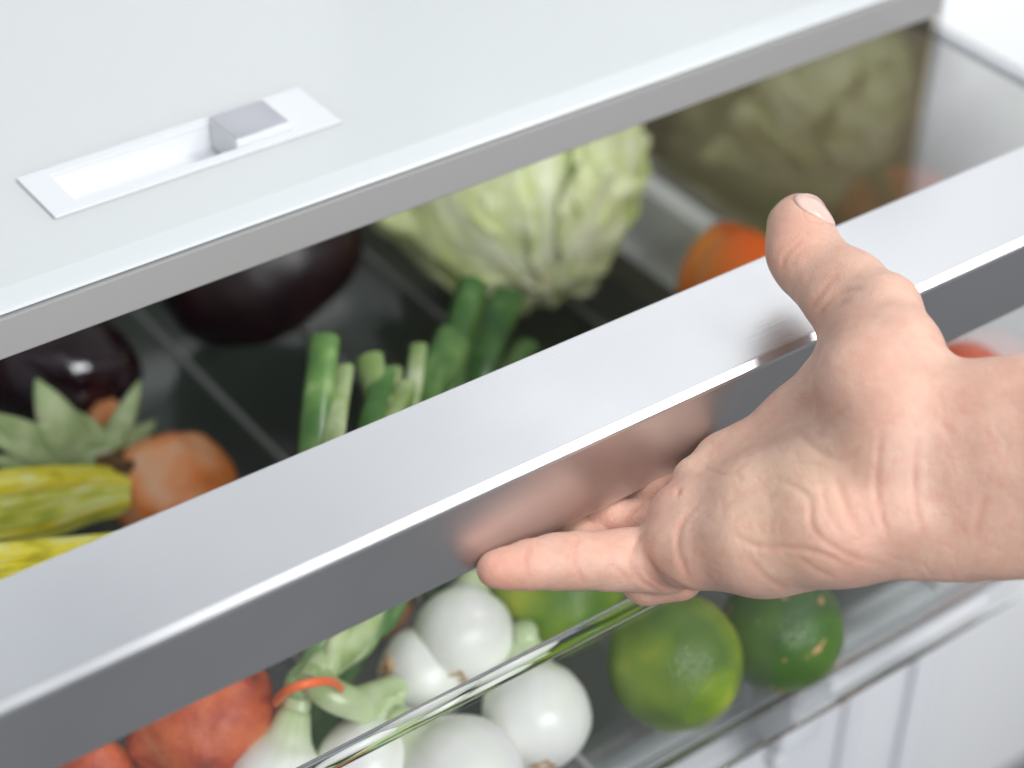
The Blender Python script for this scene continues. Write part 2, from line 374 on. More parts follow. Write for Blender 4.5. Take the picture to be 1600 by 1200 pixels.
M['stem_green'] = veg('pale_green_stem', [(.35, (.50, .56, .07)), (.5, (.76, .78, .14)), (.68, (.88, .92, .45))], 50, .35, .3, 300, det=4, aniso=(.15, 2.2, 2.2))
M['bulb'] = veg('white_onion_skin', [(.3, (.88, .89, .83)), (.6, (.94, .94, .91))], 26, .36, .2, 240, sss=.3, coat=.12, attr=(.55, .68, .34), spots=(55, .74, (.70, .60, .40)))
M['root'] = veg('dry_root', [(.35, (.35, .20, .09)), (.6, (.66, .46, .24))], 300, .8, 1.0, 900, det=5)
M['stalk'] = veg('green_stalk', [(.35, (.08, .19, .05)), (.55, (.15, .29, .08)), (.7, (.29, .44, .16))], 45, .36, .3, 300, coat=.1, attr=(.60, .72, .42))
M['stalk_dark'] = veg('dark_green_stalk', [(.35, (.045, .14, .03)), (.55, (.09, .22, .05)), (.7, (.20, .35, .12))], 45, .32, .3, 300, coat=.2, attr=(.60, .72, .42))
M['stalk_pale'] = veg('pale_stalk', [(.35, (.26, .38, .12)), (.55, (.44, .54, .27)), (.7, (.62, .70, .46))], 45, .3, .2, 300, coat=.2, attr=(.60, .72, .42))
M['band'] = pbr('orange_rubber', (.95, .17, .04), .45)
M['pepper'] = veg('orange_pepper_skin', [(.35, (.86, .13, .006)), (.52, (.94, .22, .008)), (.64, (.98, .42, .015))], 16, .14, .05, 200, coat=.5)
M['pepper_red'] = veg('red_orange_skin', [(.35, (.68, .06, .012)), (.65, (.80, .13, .015))], 16, .18, .05, 200, coat=.4)

# limes -------------------------------------------------------------------------------------------
def lime(px, py, rpx, mat, label, axis, F=FB + .0035, squash=.99, scar=None, grp='limes at the front of the drawer'):
    c, r = rest(px, py, rpx, F)
    t = empty('lime', c - np.array([0, 0, r]), label, 'lime', grp)
    V, Fc = revolve(ball_profile(r, squash, 30, .0, .0016), c, axis, 48); V = lumpy(V, c, r * .03, 1.6, px)
    mesh_obj('peel', V, Fc, mat, t, 180)
    if scar is not None:
        d = nrm(scar); V, Fc = revolve([(r * .13, -.001), (r * .12, .0004), (r * .07, .0009), (r * .02, .0003)], c + d * r * 1.0, d, 14, lambda a, u: 1 + .2 * math.sin(3 * a + px))
        mesh_obj('stem_scar', V, Fc, M['scar'], t, 60)
    return c, r
tocam = lambda c: nrm(CAM - np.array(c))
cR, cU = RW @ np.array([1, 0, 0]), RW @ np.array([0, 1, 0])
def viewdir(c, x, y): z = math.sqrt(max(0, 1 - x * x - y * y)); return cR * x + cU * y + tocam(c) * z
C0 = np.array([.1, .05, -.2])
lime(1055, 1035, 108, M['lime'], 'big lime with a yellow patch, nearest the front wall right of the onions', viewdir(C0, .05, -.75))
lime(1222, 985, 97, M['lime_dark'], 'dark green lime with tan scars, rightmost of the three', viewdir(C0, .5, .6))
lime(868, 905, 112, M['lime_yellow'], 'yellow green lime with brown stem scar, under the little finger', viewdir(C0, .3, -.5), scar=viewdir(C0, -.02, -.74), squash=1.18)

def blend(o, vals):
    a = o.data.attributes.new('blend', 'FLOAT', 'POINT'); a.data.foreach_set('value', vals)
# spring onions -----------------------------------------------------------------------------------
def Pt(px, py, Y): return hitY(px, py, Y)
BAND = Pt(478, 1072, .085)
def onion(label, bulb, axis_xy, stalk, mats, F=FB + .002, squash=1.0, rooted=True, r2=.006):
    """bulb: (px, py, rpx); axis_xy: where the root end points in view; stalk: list of (px,py,Y,r)"""
    c, r = rest(*bulb, F)
    t = empty('spring_onion', c - np.array([0, 0, r]), label, 'spring onion', 'spring onions bundled in an orange rubber band')
    ax = viewdir(c, *axis_xy)
    neck = r * 1.25
    pts = [c - ax * r * .2] 
    n = 26; prof = []
    for i in range(n + 1):
        u = i / n; a = PI * u * .80; rr = r * math.sin(a) ** .95 if u > 0 else .001; h = r * squash * math.cos(a)
        prof.append((max(rr, .0012), h))
    lr, lh = prof[-1]
    for k in range(1, 6): prof.append((lr + (r2 * 1.1 - lr) * (k / 5) ** .6, lh - r * .14 * k))
    prof.reverse()
    V, Fc = revolve(prof, c, ax, 44, lambda a, u: 1 + .012 * math.sin(5 * a) * (1 - u)); V = lumpy(V, c, r * .03, 1.2, bulb[0])
    bo = mesh_obj('bulb', V, Fc, M['bulb'], t, 180); sk = random.Random(bulb[0]); stripes = [sk.choice([0, 0, 0, .10, .18]) for _ in range(44)]; blend(bo, [min(1, .85 * math.exp(-((k // 44) / 6.0) ** 2) + stripes[k % 44] * math.exp(-((k // 44) / 20.0) ** 2)) for k in range(len(V))])
    if rooted:
        V, Fc = revolve([(r * .23, -.004), (r * .22, .0008), (r * .15, .0020), (r * .06, .0009), (r * .01, .0004)], c + ax * r * squash * 1.01, ax, 18, lambda a, u: 1 + .18 * math.sin(4 * a + bulb[0]) + .1 * math.sin(9 * a))
        mesh_obj('root_end', V, Fc, M['root'], t, 50)
    nk = c - ax * (-prof[0][1] - .004 if prof[0][1] < 0 else r)
    nk = c + ax * (prof[0][1] + .004)
    nk2 = c + ax * (prof[0][1] - .010)
    path = [list(nk) + [r2], list(nk2) + [r2]] + [list(Pt(*s[:3])) + [s[3]] for s in stalk]
    P = catmull(path, 8); V, Fc = tube_geo(P, None, 16, .8, wob=.03)
    so = mesh_obj('stalk', V, Fc, mats, t, 60); npth = len(P) * 16; blend(so, [math.exp(-((k // 16) / len(P) / .33) ** 2) for k in range(npth)])
    return c, r
def stalk_mat(base, tip):  # white-green near the bulb to green
    return tip
# (bulbs, view direction of the root end)
onion('white onion bulb topping the pile under the fingertip, brown root end facing out', (725, 995, 79), (-.12, -.76), [(735, 905, .14, .0085), (698, 640, .22, .0100), (738, 448, .27, .0112)], M['stalk_dark'], FB + .018)
onion('white onion bulb half hidden behind the topmost bulb, tiny brown tip at left', (665, 1052, 74), (-.80, .12), [(690, 960, .15, .008), (640, 700, .19, .0100), (708, 535, .235, .0118)], M['stalk'], FB + .004)
onion('white onion bulb beside the big lime, brown specks at its lower right', (838, 1118, 86), (.12, -.86), [(790, 1000, .15, .008), (745, 640, .23, .0080), (795, 462, .28, .0092)], M['stalk_dark'])
onion('large white onion bulb cut by the bottom edge of the photo, second from the right', (722, 1212, 96), (.75, -.6), [(560, 1102, .090, .0078), (512, 1080, .098, .0080), (500, 1045, .110, .0075), (575, 960, .12, .0075), (605, 720, .17, .0065), (578, 560, .22, .0072)], M['stalk_pale'], FB + .002, r2=.0075)
onion('white onion bulb with pale pink left side, left of the big bottom bulb', (572, 1200, 80), (-.3, -.85), [(545, 1092, .094, .0066), (508, 1064, .106, .0066), (525, 1005, .115, .0066), (590, 720, .17, .006), (618, 585, .22, .006)], M['stalk_pale'], FB + .004)
onion('white onion bulb at the lower left of the bunch, beside the red orange beet', (432, 1225, 78), (-.25, -.96), [(468, 1068, .112, .0070), (500, 1000, .122, .0072), (490, 720, .17, .0072), (508, 530, .22, .0076)], M['stalk'], FB + .004, r2=.0068)
# loose greens in the bunch
for lab, st, mt in [('slim green onion stalk with cut end between the yellow green one and the broad leaf', [(520, 1040, .115, .004), (585, 980, .13, .005), (655, 690, .18, .0055), (688, 552, .225, .0060)], 'stalk'),
                    ('short dull green stalk leaning right beside the pale cut stalk', [(510, 1045, .112, .004), (560, 990, .13, .005), (570, 720, .165, .006), (602, 580, .21, .0062)], 'stalk_dark'),
                    ('dark slender onion stalk between the two tall shiny stalks', [(560, 1000, .13, .004), (620, 940, .15, .006), (715, 650, .23, .0065), (768, 470, .285, .0068)], 'stalk_dark'),
                    ('narrow pale stalk leaning right in front of the broad green leaf', [(520, 1050, .11, .004), (570, 980, .125, .005), (590, 720, .165, .0055), (635, 600, .20, .0052)], 'stalk_pale'),
                    ('thin yellow green onion stalk with cut top between wide green ones', [(500, 1060, .108, .004), (560, 980, .13, .005), (632, 690, .18, .0045), (655, 540, .22, .0045)], 'stalk_pale'),
                    ('broad dark green onion leaf, low right of the tall shiny stalks', [(770, 940, .16, .006), (780, 640, .24, .007), (825, 540, .28, .007)], 'stalk_dark'),
                    ('pale onion stalk low between the two left green stalks', [(480, 1060, .105, .005), (530, 980, .125, .006), (520, 720, .16, .006), (538, 575, .21, .005)], 'stalk_pale'),
                    ('dark green onion leaf behind the banded stalks under the bar', [(585, 900, .16, .010), (545, 1010, .15, .011), (500, 1120, .13, .008), (490, 1170, .12, .004)], 'stalk_dark')]:
    P = catmull([list(Pt(*s[:3])) + [s[3]] for s in st], 8); V, Fc = tube_geo(P, None, 16, .6, wob=.05)
    o = mesh_obj('onion_stalk', V, Fc, M[mt], None, 60); o['label'] = lab; o['category'] = 'onion stalk'
# rubber band round the stalks
bp = [Pt(430, 1098, .098), Pt(447, 1080, .088), Pt(480, 1068, .082), Pt(515, 1065, .084), Pt(533, 1075, .092), Pt(530, 1078, .120), Pt(485, 1083, .128), Pt(440, 1092, .118)]
P = catmull(bp + [bp[0]], 8); V, Fc = tube_geo(P, .0014, 10, 1.5, up=(0, 0, 1))
o = mesh_obj('rubber_band', V, Fc, M['band'], None, 60); o['label'] = 'orange red rubber band around the green onion stalks'; o['category'] = 'rubber band'

# beets -------------------------------------------------------------------------------------------
def beet(px, py, rpx, mat, label, axis, F=FB + .003, squash=1.1, stems=None, cat='beet', name='golden_beet', crown=True):
    c, r = rest(px, py, rpx, F); t = empty(name, c - np.array([0, 0, r]), label, cat, 'orange beets at the left of the drawer')
    V, Fc = revolve(ball_profile(r, squash, 30, 0, .002), c, axis, 44); V = lumpy(V, c, r * .10, 1.5, px + py, 4)
    mesh_obj('root', V, Fc, mat, t, 180)
    d = nrm(axis)
    if crown:
        V, Fc = revolve([(r * .56, -.006), (r * .50, .003), (r * .42, .007), (r * .38, .012), (r * .1, .013)], c + d * r * squash * .95, d, 30, lambda a, u: 1 + .12 * math.sin(5 * a + px) + .1 * math.sin(11 * a))
        V = lumpy(V, c, r * .06, 6, 3, 4); mesh_obj('crown', V, Fc, M['crown'], t, 60)
    if stems:
        for (pts, rr, mt) in stems:
            P = catmull([list(Pt(*s)) for s in pts], 8); V, Fc = tube_geo(P, lambda u: rr * (.55 + .5 * min(1, u * 3)), 14, .7, wob=.12)
            mesh_obj('stem', V, Fc, M[mt], t, 60)
    return c, r
rs = random.Random(7); st = []
for k in range(13):
    v = k / 12; y0 = 740 + 56 * v + rs.uniform(-3, 3); y1 = 746 + 98 * v + rs.uniform(-4, 4); q = .302 - .014 * v + rs.uniform(-.003, .009)
    st.append(([(204, 752 + 34 * v + rs.uniform(-4, 4), q - .003), (182, y0 + 2 + rs.uniform(-3, 3), q), (140, y0 + (y1 - y0) * .3 - 3, q), (60, y1 - 4, q - .006), (-60, y1 + 8 + 14 * v, q - .016)], rs.uniform(.0030, .0044), rs.choice(['stem', 'stem', 'stem_green'])))
c, r = rest(272, 762, 88, FB + .003)
beet(272, 762, 88, M['beet'], 'rough pale orange beet with yellow cut stems, behind the handle bar', viewdir(c, -.93, .10), stems=st)
st2 = []
for k in range(10):
    v = k / 9; y0 = 848 + 62 * v + rs.uniform(-3, 3); q = .222 - .018 * v + rs.uniform(-.004, .004)
    st2.append(([(280, y0 - 8, q), (120, y0 + 6, q), (-60, y0 + 22 + 14 * v, q - .004)], rs.uniform(.0036, .0052), rs.choice(['stem', 'stem_green', 'stem_green'])))
c2, r2 = rest(322, 1128, 112, FB + .003)
beet(380, 880, 62, M['beet'], 'small orange beet hidden under the bar with long yellow green stems', nrm([-1, 0, .1]), F=FB + .04, stems=st2)
beet(322, 1128, 112, M['beet_red'], 'large red orange beet below the bar left of the rubber band', viewdir(c2, -.85, -.35), crown=False)
beet(140, 1215, 66, M['beet_red'], 'small reddish beet cut by the bottom edge left of the large one', viewdir(c2, .85, .3), crown=False)
beet(590, 940, 56, M['beet'], 'orange beet just peeking out below the bar left of the onions', viewdir(c2, .2, .9), F=FB + .004, crown=False)
beet(168, 662, 34, M['beet'], 'small orange beet tip showing between the pointed green sepals', viewdir(c2, .2, .9), F=FB + .02, crown=False)

# eggplants ---------------------------------------------------------------------------------------
def eggplant(c, r, L, axis, label, mat):
    ax = nrm(axis); t = empty('eggplant', np.array(c) - np.array([0, 0, r]), label, 'eggplant', 'dark purple eggplants at the back left')
    prof = []
    for i in range(31):
        u = i / 30; h = (u - .5) * 2 * L; rr = r * math.sqrt(max(1 - (2 * u - 1) ** 2, 0.0005)) ** .9 * (1 - .22 * u)
        prof.append((rr, h))
    V, Fc = revolve(prof, c, ax, 44); V = lumpy(V, c, r * .05, 1.1, 2); mesh_obj('body', V, Fc, mat, t, 180)
    return t
c, r = rest(408, 412, 132, FB + .004)
eggplant(c, r, r * 1.25, cR * .9 + cU * .35, 'big maroon black eggplant under the shelf left of the lettuce', M['egg_dull'])
c, r = rest(70, 560, 118, FB + .004)
e2 = eggplant(c, r, r * 1.35, nrm(cR * .8 - cU * .3), 'glossy black eggplant at the left edge with pale green pointed calyx', M['egg'])
def blade(name, base, tip, wdt, lift, parent, mat, bend=.0, n=10, m=6):
    b = np.array(base); tpt = np.array(tip); d = tpt - b; L = np.linalg.norm(d); d = d / L; vz = tocam(b); s = nrm(np.cross(vz, d)); V = []; F = []
    for i in range(n + 1):
        u = i / n; wv = wdt * (1 - u) ** .75 * (.55 + 1.1 * u * (1 - u) + .45 * (u < .6) * 1.0) if u < 1 else .0006
        wv = wdt * .62 * max(.02, (1 - u) ** .95 * (1 + 1.3 * u))
        for k in range(m + 1):
            v = k / m * 2 - 1
            p = b + d * L * u + s * wv * v + vz * (lift * math.sin(PI * u) + .35 * wv * (1 - v * v) + bend * u * u) + s * bend * .4 * u * u
            V.append(p)
    for i in range(n):
        for k in range(m): F.append((i * (m + 1) + k, i * (m + 1) + k + 1, (i + 1) * (m + 1) + k + 1, (i + 1) * (m + 1) + k))
    o = mesh_obj(name, V, F, mat, parent, 180); sd = o.modifiers.new('s', 'SOLIDIFY'); sd.thickness = .0022; sd.offset = 0
    return o
Yc = .335
for (bx, by, tx, ty, wd, dy, bd) in [(140, 712, 78, 622, .012, -.004, .0), (160, 712, 200, 628, .009, -.002, .0), (120, 730, -10, 690, .011, -.016, .0), (125, 715, 45, 598, .020, -.006, -.01), (150, 705, 110, 640, .015, .0, 0), (165, 705, 228, 602, .0105, .004, .01), (170, 715, 243, 658, .010, .002, 0),
                              (120, 722, -25, 632, .013, -.004, .01), (120, 735, -40, 662, .011, -.010, 0), (140, 742, -30, 716, .012, -.014, .0), (130, 720, 60, 660, .017, -.012, 0), (150, 728, 195, 660, .014, -.012, 0)]:
    blade('sepal', Pt(bx, by, Yc), Pt(tx, ty, Yc + dy + .01), wd, .004, e2, M['calyx'], bd)
V, Fc = tube_geo(catmull([Pt(150, 700, Yc), Pt(150, 735, Yc - .006), Pt(160, 755, Yc - .01)], 6), lambda u: .013 - .004 * u, 14, 1, wob=.05)
mesh_obj('stem', V, Fc, M['calyx'], e2, 60)

# bell peppers ------------------------------------------------------------------------------------
def pepper(px, py, rpx, mat, label, axis, F=FB, sq=.95):
    c, r = rest(px, py, rpx, F); t = empty('bell_pepper', c - np.array([0, 0, r]), label, 'bell pepper', 'orange bell peppers at the right')
    prof = []
    for i in range(31):
        a = PI * i / 30; rr = r * max(math.sin(a), .02) ** .72; h = -r * sq * math.cos(a)
        h -= r * .30 * math.exp(-(rr / (r * .42)) ** 2) * (1 if i > 15 else -.6); prof.append((rr, h))
    V, Fc = revolve(prof, c, axis, 60, lambda a, u: 1 + .17 * (abs(math.cos(1.5 * a + .2)) ** .6 - .75) * 1.3 * math.sin(PI * u) ** .3)
    mesh_obj('flesh', V, Fc, mat, t, 180)
    d = nrm(axis); V, Fc = tube_geo(catmull([c + d * r * .5, c + d * r * .85, c + d * r * 1.15 + np.array([.004, 0, .004])], 6), lambda u: .005 + .003 * abs(u - .4), 12)
    mesh_obj('stem', V, Fc, M['stalk'], t, 60)
pepper(1172, 452, 112, M['pepper'], 'bright orange bell pepper behind the bar left of the thumb', viewdir(C0, .35, .92), F=FB + .03)
pepper(1500, 622, 86, M['pepper_red'], 'red orange bell pepper showing between bar and wrist', nrm([.3, .8, -.3]), F=FB + .02)

# lettuce -----------------------------------------------------------------------------------------
def leafmat():
    m, n, l, b = nodes_mat('lettuce_leaf')
    at = n.new('ShaderNodeAttribute'); at.attribute_name = 'vein'
    tc = n.new('ShaderNodeTexCoord'); t = n.new('ShaderNodeTexNoise'); t.inputs['Scale'].default_value = 45; t.inputs['Detail'].default_value = 5; l.new(tc.outputs['Object'], t.inputs['Vector'])
    r = n.new('ShaderNodeValToRGB'); r.color_ramp.elements[0].position = .35; r.color_ramp.elements[1].position = .68; r.color_ramp.elements[0].color = (.66, .74, .30, 1); r.color_ramp.elements[1].color = (.86, .90, .60, 1)
    mx = n.new('ShaderNodeMix'); mx.data_type = 'RGBA'; l.new(t.outputs[0], r.inputs[0]); l.new(at.outputs['Fac'], mx.inputs[0]); l.new(r.outputs[0], mx.inputs[6]); mx.inputs[7].default_value = (.86, .87, .68, 1)
    l.new(mx.outputs[2], b.inputs['Base Color']); b.inputs['Roughness'].default_value = .38
    b.inputs['Subsurface Weight'].default_value = .25; b.inputs['Subsurface Radius'].default_value = (.006, .007, .003)
    bp = n.new('ShaderNodeBump'); bp.inputs['Strength'].default_value = .4; bp.inputs['Distance'].default_value = .001; t2 = n.new('ShaderNodeTexNoise'); t2.inputs['Scale'].default_value = 160; l.new(tc.outputs['Object'], t2.inputs['Vector']); l.new(t2.outputs[0], bp.inputs['Height']); l.new(bp.outputs[0], b.inputs['Normal'])
    return m
M['lettuce'] = leafmat()
lc, lr = rest(798, 272, 198, FB + .003)
lt = empty('lettuce', lc - np.array([0, 0, lr]), 'pale green iceberg lettuce head under the shelf, crinkled leaves', 'lettuce')
lax = viewdir(lc, .26, -.84)
ls = nrm(np.cross(lax, cU)); lu = np.cross(lax, ls)
def lettuce_leaf(phi0, span, ulen, off, seed, name='leaf'):
    nu, nv = 44, 36; V = []; F = []; ve = []
    for i in range(nu + 1):
        u = i / nu; pol = u * ulen
        for k in range(nv + 1):
            v = k / nv * 2 - 1; wd = span * (min(1, .25 + 1.5 * u)) * (1 - .25 * max(0, u - .75) * 4 * abs(v))
            ph = phi0 + v * wd
            d = lax * math.cos(pol) + (ls * math.cos(ph) + lu * math.sin(ph)) * math.sin(pol)
            q = Vector(d * 3.0) + Vector((seed * 3.1, 0, 0))
            edge = max(0, u - .75) / .25; se = abs(v) ** 6
            vein = math.exp(-(v * wd * math.sin(pol + .05) / (.05 + .07 * (1 - u))) ** 2)
            br = abs(math.sin(9 * v + 9 * u * (1 if v > 0 else -1) + seed)) ** 10
            rr = 1 + off + (.022 * noise.fractal(q, .9, 2.2, 4) + .028 * vein * min(1, u * 3.5) * (1 - u * .6) + .008 * br) + (.10 * edge ** 2 + .05 * se) * (1 + .9 * math.sin(ph * 17 + seed) + .5 * noise.noise(q * 5))
            rr += .012 * noise.noise(q * 4) 
            V.append(lc + d * lr * .95 * rr); ve.append(min(1, .6 * vein + .3 * br * (1 - u)))
    for i in range(nu):
        for k in range(nv): F.append((i * (nv + 1) + k, (i + 1) * (nv + 1) + k, (i + 1) * (nv + 1) + k + 1, i * (nv + 1) + k + 1))
    o = mesh_obj(name, V, F, M['lettuce'], lt, 180); a = o.data.attributes.new('vein', 'FLOAT', 'POINT'); a.data.foreach_set('value', ve)
    sd = o.modifiers.new('s', 'SOLIDIFY'); sd.thickness = .0012; sd.offset = 0
lettuce_leaf(0, PI, 2.9, -.05, 9, 'heart')
for k, (ph, spn, ul, of) in enumerate([(.2, .95, 2.0, .0), (1.5, .9, 1.7, .02), (2.7, 1.0, 1.9, .01), (3.9, .9, 1.6, .035), (5.0, 1.0, 2.1, .02), (5.9, .7, 1.35, .05), (2.1, .6, 1.2, .055), (4.4, .55, 1.0, .065)]):
    lettuce_leaf(ph, spn, ul, of, k)
V, Fc = revolve([(.011, -.006), (.0115, .003), (.009, .008), (.002, .009)], lc + lax * lr * .935, lax, 20, lambda a, u: 1 + .12 * math.sin(3 * a)); mesh_obj('stem', V, Fc, veg('lettuce_stem', [(.4, (.55, .48, .22)), (.6, (.75, .72, .45))], 200, .6), lt, 60)

# ---------------------------------------------------------------- the hand
def build_hand():
    h = .0010
    lo = np.array([-.024, -.100, -.905]); hi = np.array([.400, .086, -.620])
    N = np.ceil((hi - lo) / h).astype(int) + 1
    gx, gy, gz = [lo[i] + h * np.arange(N[i]) for i in range(3)]
    def new(): return np.full(N, .03, np.float32)
    def P3(px, py, d): return np.array([(px - 800) / FPX * d, (600 - py) / FPX * d, -d])
    def add(Fd, a, b, k, flat=1.0, sub=False):
        """a, b: (px, py, depth, r px); flat squeezes along the view depth"""
        pa, pb = P3(*a[:3]), P3(*b[:3]); ra, rb = a[3] / FPX * a[2], b[3] / FPX * b[2]
        R_ = max(ra, rb) + k + .004
        mn = np.minimum(pa, pb) - R_; mx = np.maximum(pa, pb) + R_
        i0 = np.clip(((mn - lo) / h).astype(int), 0, N - 1); i1 = np.clip(((mx - lo) / h).astype(int) + 2, 1, N)
        if np.any(i1 <= i0): return
        sl = tuple(slice(i0[i], i1[i]) for i in range(3))
        X_ = gx[sl[0]][:, None, None].astype(np.float32); Y_ = gy[sl[1]][None, :, None].astype(np.float32); Z_ = gz[sl[2]][None, None, :].astype(np.float32)
        d = (pb - pa); d2 = d.copy(); d2[2] /= flat; L = max(float(d2 @ d2), 1e-9)
        wx, wy, wz = X_ - pa[0], Y_ - pa[1], (Z_ - pa[2]) / flat
        t = np.clip((wx * d2[0] + wy * d2[1] + wz * d2[2]) / L, 0, 1)
        t2 = t * t * (3 - 2 * t) * .5 + t * .5
        dist = np.sqrt((wx - t * d2[0]) ** 2 + (wy - t * d2[1]) ** 2 + (wz - t * d2[2]) ** 2) - (ra + (rb - ra) * t2)
        f = Fd[sl]
        if sub:
            hh = np.clip(.5 - .5 * (f + dist) / k, 0, 1); Fd[sl] = f * (1 - hh) + (-dist) * hh + k * hh * (1 - hh)
        else:
            hh = np.clip(.5 + .5 * (dist - f) / k, 0, 1); Fd[sl] = dist * (1 - hh) + f * hh - k * hh * (1 - hh)
    def chain(Fd, pts, k, flat=1.0):
        for a, b in zip(pts[:-1], pts[1:]): add(Fd, a, b, k, flat)
    def sunion(A, B, k):
        hh = np.clip(.5 + .5 * (B - A) / k, 0, 1); return B * (1 - hh) + A * hh - k * hh * (1 - hh)
    palm = new()
    # metacarpals
    chain(palm, [(1132, 722, .838, 44), (1300, 722, .810, 66), (1440, 700, .785, 84)], .012)
    chain(palm, [(1096, 775, .832, 46), (1290, 770, .806, 66), (1450, 740, .783, 84)], .012)
    chain(palm, [(1060, 830, .826, 46), (1270, 820, .802, 66), (1450, 780, .782, 82)], .012)
    chain(palm, [(1045, 872, .820, 48), (1200, 862, .800, 62), (1330, 838, .790, 66), (1460, 808, .780, 80)], .012)
    # hypothenar pad, pads below fingers
    chain(palm, [(1165, 845, .785, 58), (1290, 820, .776, 72), (1390, 800, .772, 62)], .014)
    add(palm, (1040, 850, .806, 36), (1075, 868, .803, 42), .008)
    add(palm, (1080, 852, .801, 46), (1170, 850, .788, 54), .014)
    add(palm, (1050, 800, .815, 34), (1090, 820, .812, 34), .008)
    add(palm, (1085, 745, .826, 32), (1110, 755, .824, 32), .006)
    # web to thumb and first interosseous
    chain(palm, [(1138, 724, .832, 40), (1236, 652, .826, 38), (1314, 556, .820, 36)], .010)
    chain(palm, [(1230, 712, .822, 40), (1318, 630, .814, 50), (1365, 560, .808, 50)], .012)
    # thumb metacarpal and thenar pad
    chain(palm, [(1386, 482, .812, 46), (1400, 560, .794, 66), (1418, 650, .780, 86)], .014)
    chain(palm, [(1345, 535, .806, 44), (1345, 600, .786, 58), (1375, 680, .772, 66)], .014)
    # wrist and forearm
    chain(palm, [(1462, 700, .782, 118), (1500, 706, .778, 122), (1600, 700, .768, 132), (1760, 690, .752, 142), (1960, 680, .73, 150), (3000, 640, .66, 190)], .014, .62)
    chain(palm, [(1440, 790, .782, 90), (1500, 780, .778, 112), (1600, 770, .768, 118), (1760, 770, .752, 130), (1960, 760, .73, 140), (3000, 740, .66, 180)], .014, .62)
    # tendons of the wrist
    chain(palm, [(1440, 690, .766, 24), (1560, 680, .757, 22), (1800, 675, .736, 22)], .010)
    chain(palm, [(1450, 742, .765, 20), (1560, 735, .756, 20), (1800, 735, .736, 20)], .010)
    # hollow of the palm
    chain(palm, [(1100, 790, .812, 40), (1190, 775, .801, 52), (1290, 750, .790, 60), (1380, 730, .781, 66)], .016)
    # thumb
    th = new()
    chain(th, [(1380, 484, .814, 52), (1328, 448, .832, 50), (1264, 402, .852, 53)], .010)
    chain(th, [(1266, 402, .852, 50), (1256, 372, .858, 47), (1250, 345, .866, 42)], .005)
    add(th, (1238, 395, .846, 40), (1240, 350, .856, 36), .008)
    add(th, (1264, 425, .846, 46), (1308, 484, .828, 42), .006)
    add(th, (1306, 468, .830, 40), (1344, 520, .820, 44), .008)
    body = sunion(palm, th, .010)
    # fingers
    def finger(pts, k=.004):
        f = new(); chain(f, pts, k); return f
    pk = finger([(1030, 880, .822, 50), (985, 874, .815, 47), (950, 876, .811, 45), (905, 876, .806, 43), (868, 878, .802, 41), (825, 883, .797, 37), (790, 888, .793, 31), (772, 890, .791, 28)])
    rg = finger([(1030, 885, .838, 42), (960, 862, .836, 41), (905, 850, .832, 41), (860, 852, .842, 38), (800, 840, .858, 34)])
    md = finger([(1060, 832, .836, 44), (1010, 826, .838, 42), (955, 816, .839, 42), (900, 806, .850, 38), (830, 795, .866, 34)])
    ix = finger([(1100, 780, .842, 42), (1060, 780, .846, 41), (1015, 780, .846, 42), (960, 770, .858, 38), (900, 755, .874, 32)])
    kn = finger([(1010, 905, .838, 42), (1060, 900, .834, 40)])      # knuckle of the little finger, below
    fg = sunion(sunion(rg, md, .0012), ix, .0012)
    pk = sunion(pk, kn, .004)
    fg = sunion(fg, pk, .0012)
    body = sunion(body, fg, .0045)
    Fd = body
    # surface nets ---------------------------------------------------
    s = Fd < 0
    c8 = [s[a:N[0] - 1 + a, b:N[1] - 1 + b, c_:N[2] - 1 + c_] for a in (0, 1) for b in (0, 1) for c_ in (0, 1)]
    cnt = sum(c.astype(np.int8) for c in c8); cell = (cnt > 0) & (cnt < 8)
    ci = np.argwhere(cell); idm = -np.ones(cell.shape, np.int64); idm[cell] = np.arange(len(ci))
    acc = np.zeros((len(ci), 3)); wt = np.zeros(len(ci))
    corners = [(a, b, c_) for a in (0, 1) for b in (0, 1) for c_ in (0, 1)]
    for i, p in enumerate(corners):
        for j, q in enumerate(corners):
            if j <= i or sum(abs(np.array(p) - np.array(q))) != 1: continue
            fa = Fd[ci[:, 0] + p[0], ci[:, 1] + p[1], ci[:, 2] + p[2]]; fb = Fd[ci[:, 0] + q[0], ci[:, 1] + q[1], ci[:, 2] + q[2]]
            mk = (fa < 0) != (fb < 0); t = np.where(mk, fa / np.where(fa == fb, 1, fa - fb), 0)
            pos = np.array(p)[None] * (1 - t[:, None]) + np.array(q)[None] * t[:, None]
            acc += np.where(mk[:, None], pos, 0); wt += mk
    Vt = lo + (ci + acc / wt[:, None]) * h
    Fc = []
    for ax in range(3):
        a = s; b_ = np.roll(s, -1, ax); ch = (a != b_)
        sl = [slice(1, N[i] - 1) for i in range(3)]; m_ = np.zeros_like(ch); m_[tuple(sl)] = ch[tuple(sl)]
        g = np.argwhere(m_); o1, o2 = [(1, 2), (2, 0), (0, 1)][ax]
        e1 = np.zeros(3, int); e1[o1] = 1; e2 = np.zeros(3, int); e2[o2] = 1
        q = [idm[tuple((g - da).T)] for da in (e1 + e2, e2, 0 * e1, e1)]
        q = np.stack(q, 1); flip = ~s[tuple(g.T)]
        q[flip] = q[flip][:, ::-1]; Fc.append(q)
    Fc = np.concatenate(Fc); Fc = Fc[(Fc >= 0).all(1)]
    # normals from the field gradient
    def samp(pt):
        g = (pt - lo) / h; i = np.clip(np.floor(g).astype(int), 0, N - 2); f = g - i; r = 0
        for a, b, c_ in corners:
            r = r + Fd[i[:, 0] + a, i[:, 1] + b, i[:, 2] + c_] * np.abs(1 - a - f[:, 0]) * np.abs(1 - b - f[:, 1]) * np.abs(1 - c_ - f[:, 2])
        return r
    ee = .0012
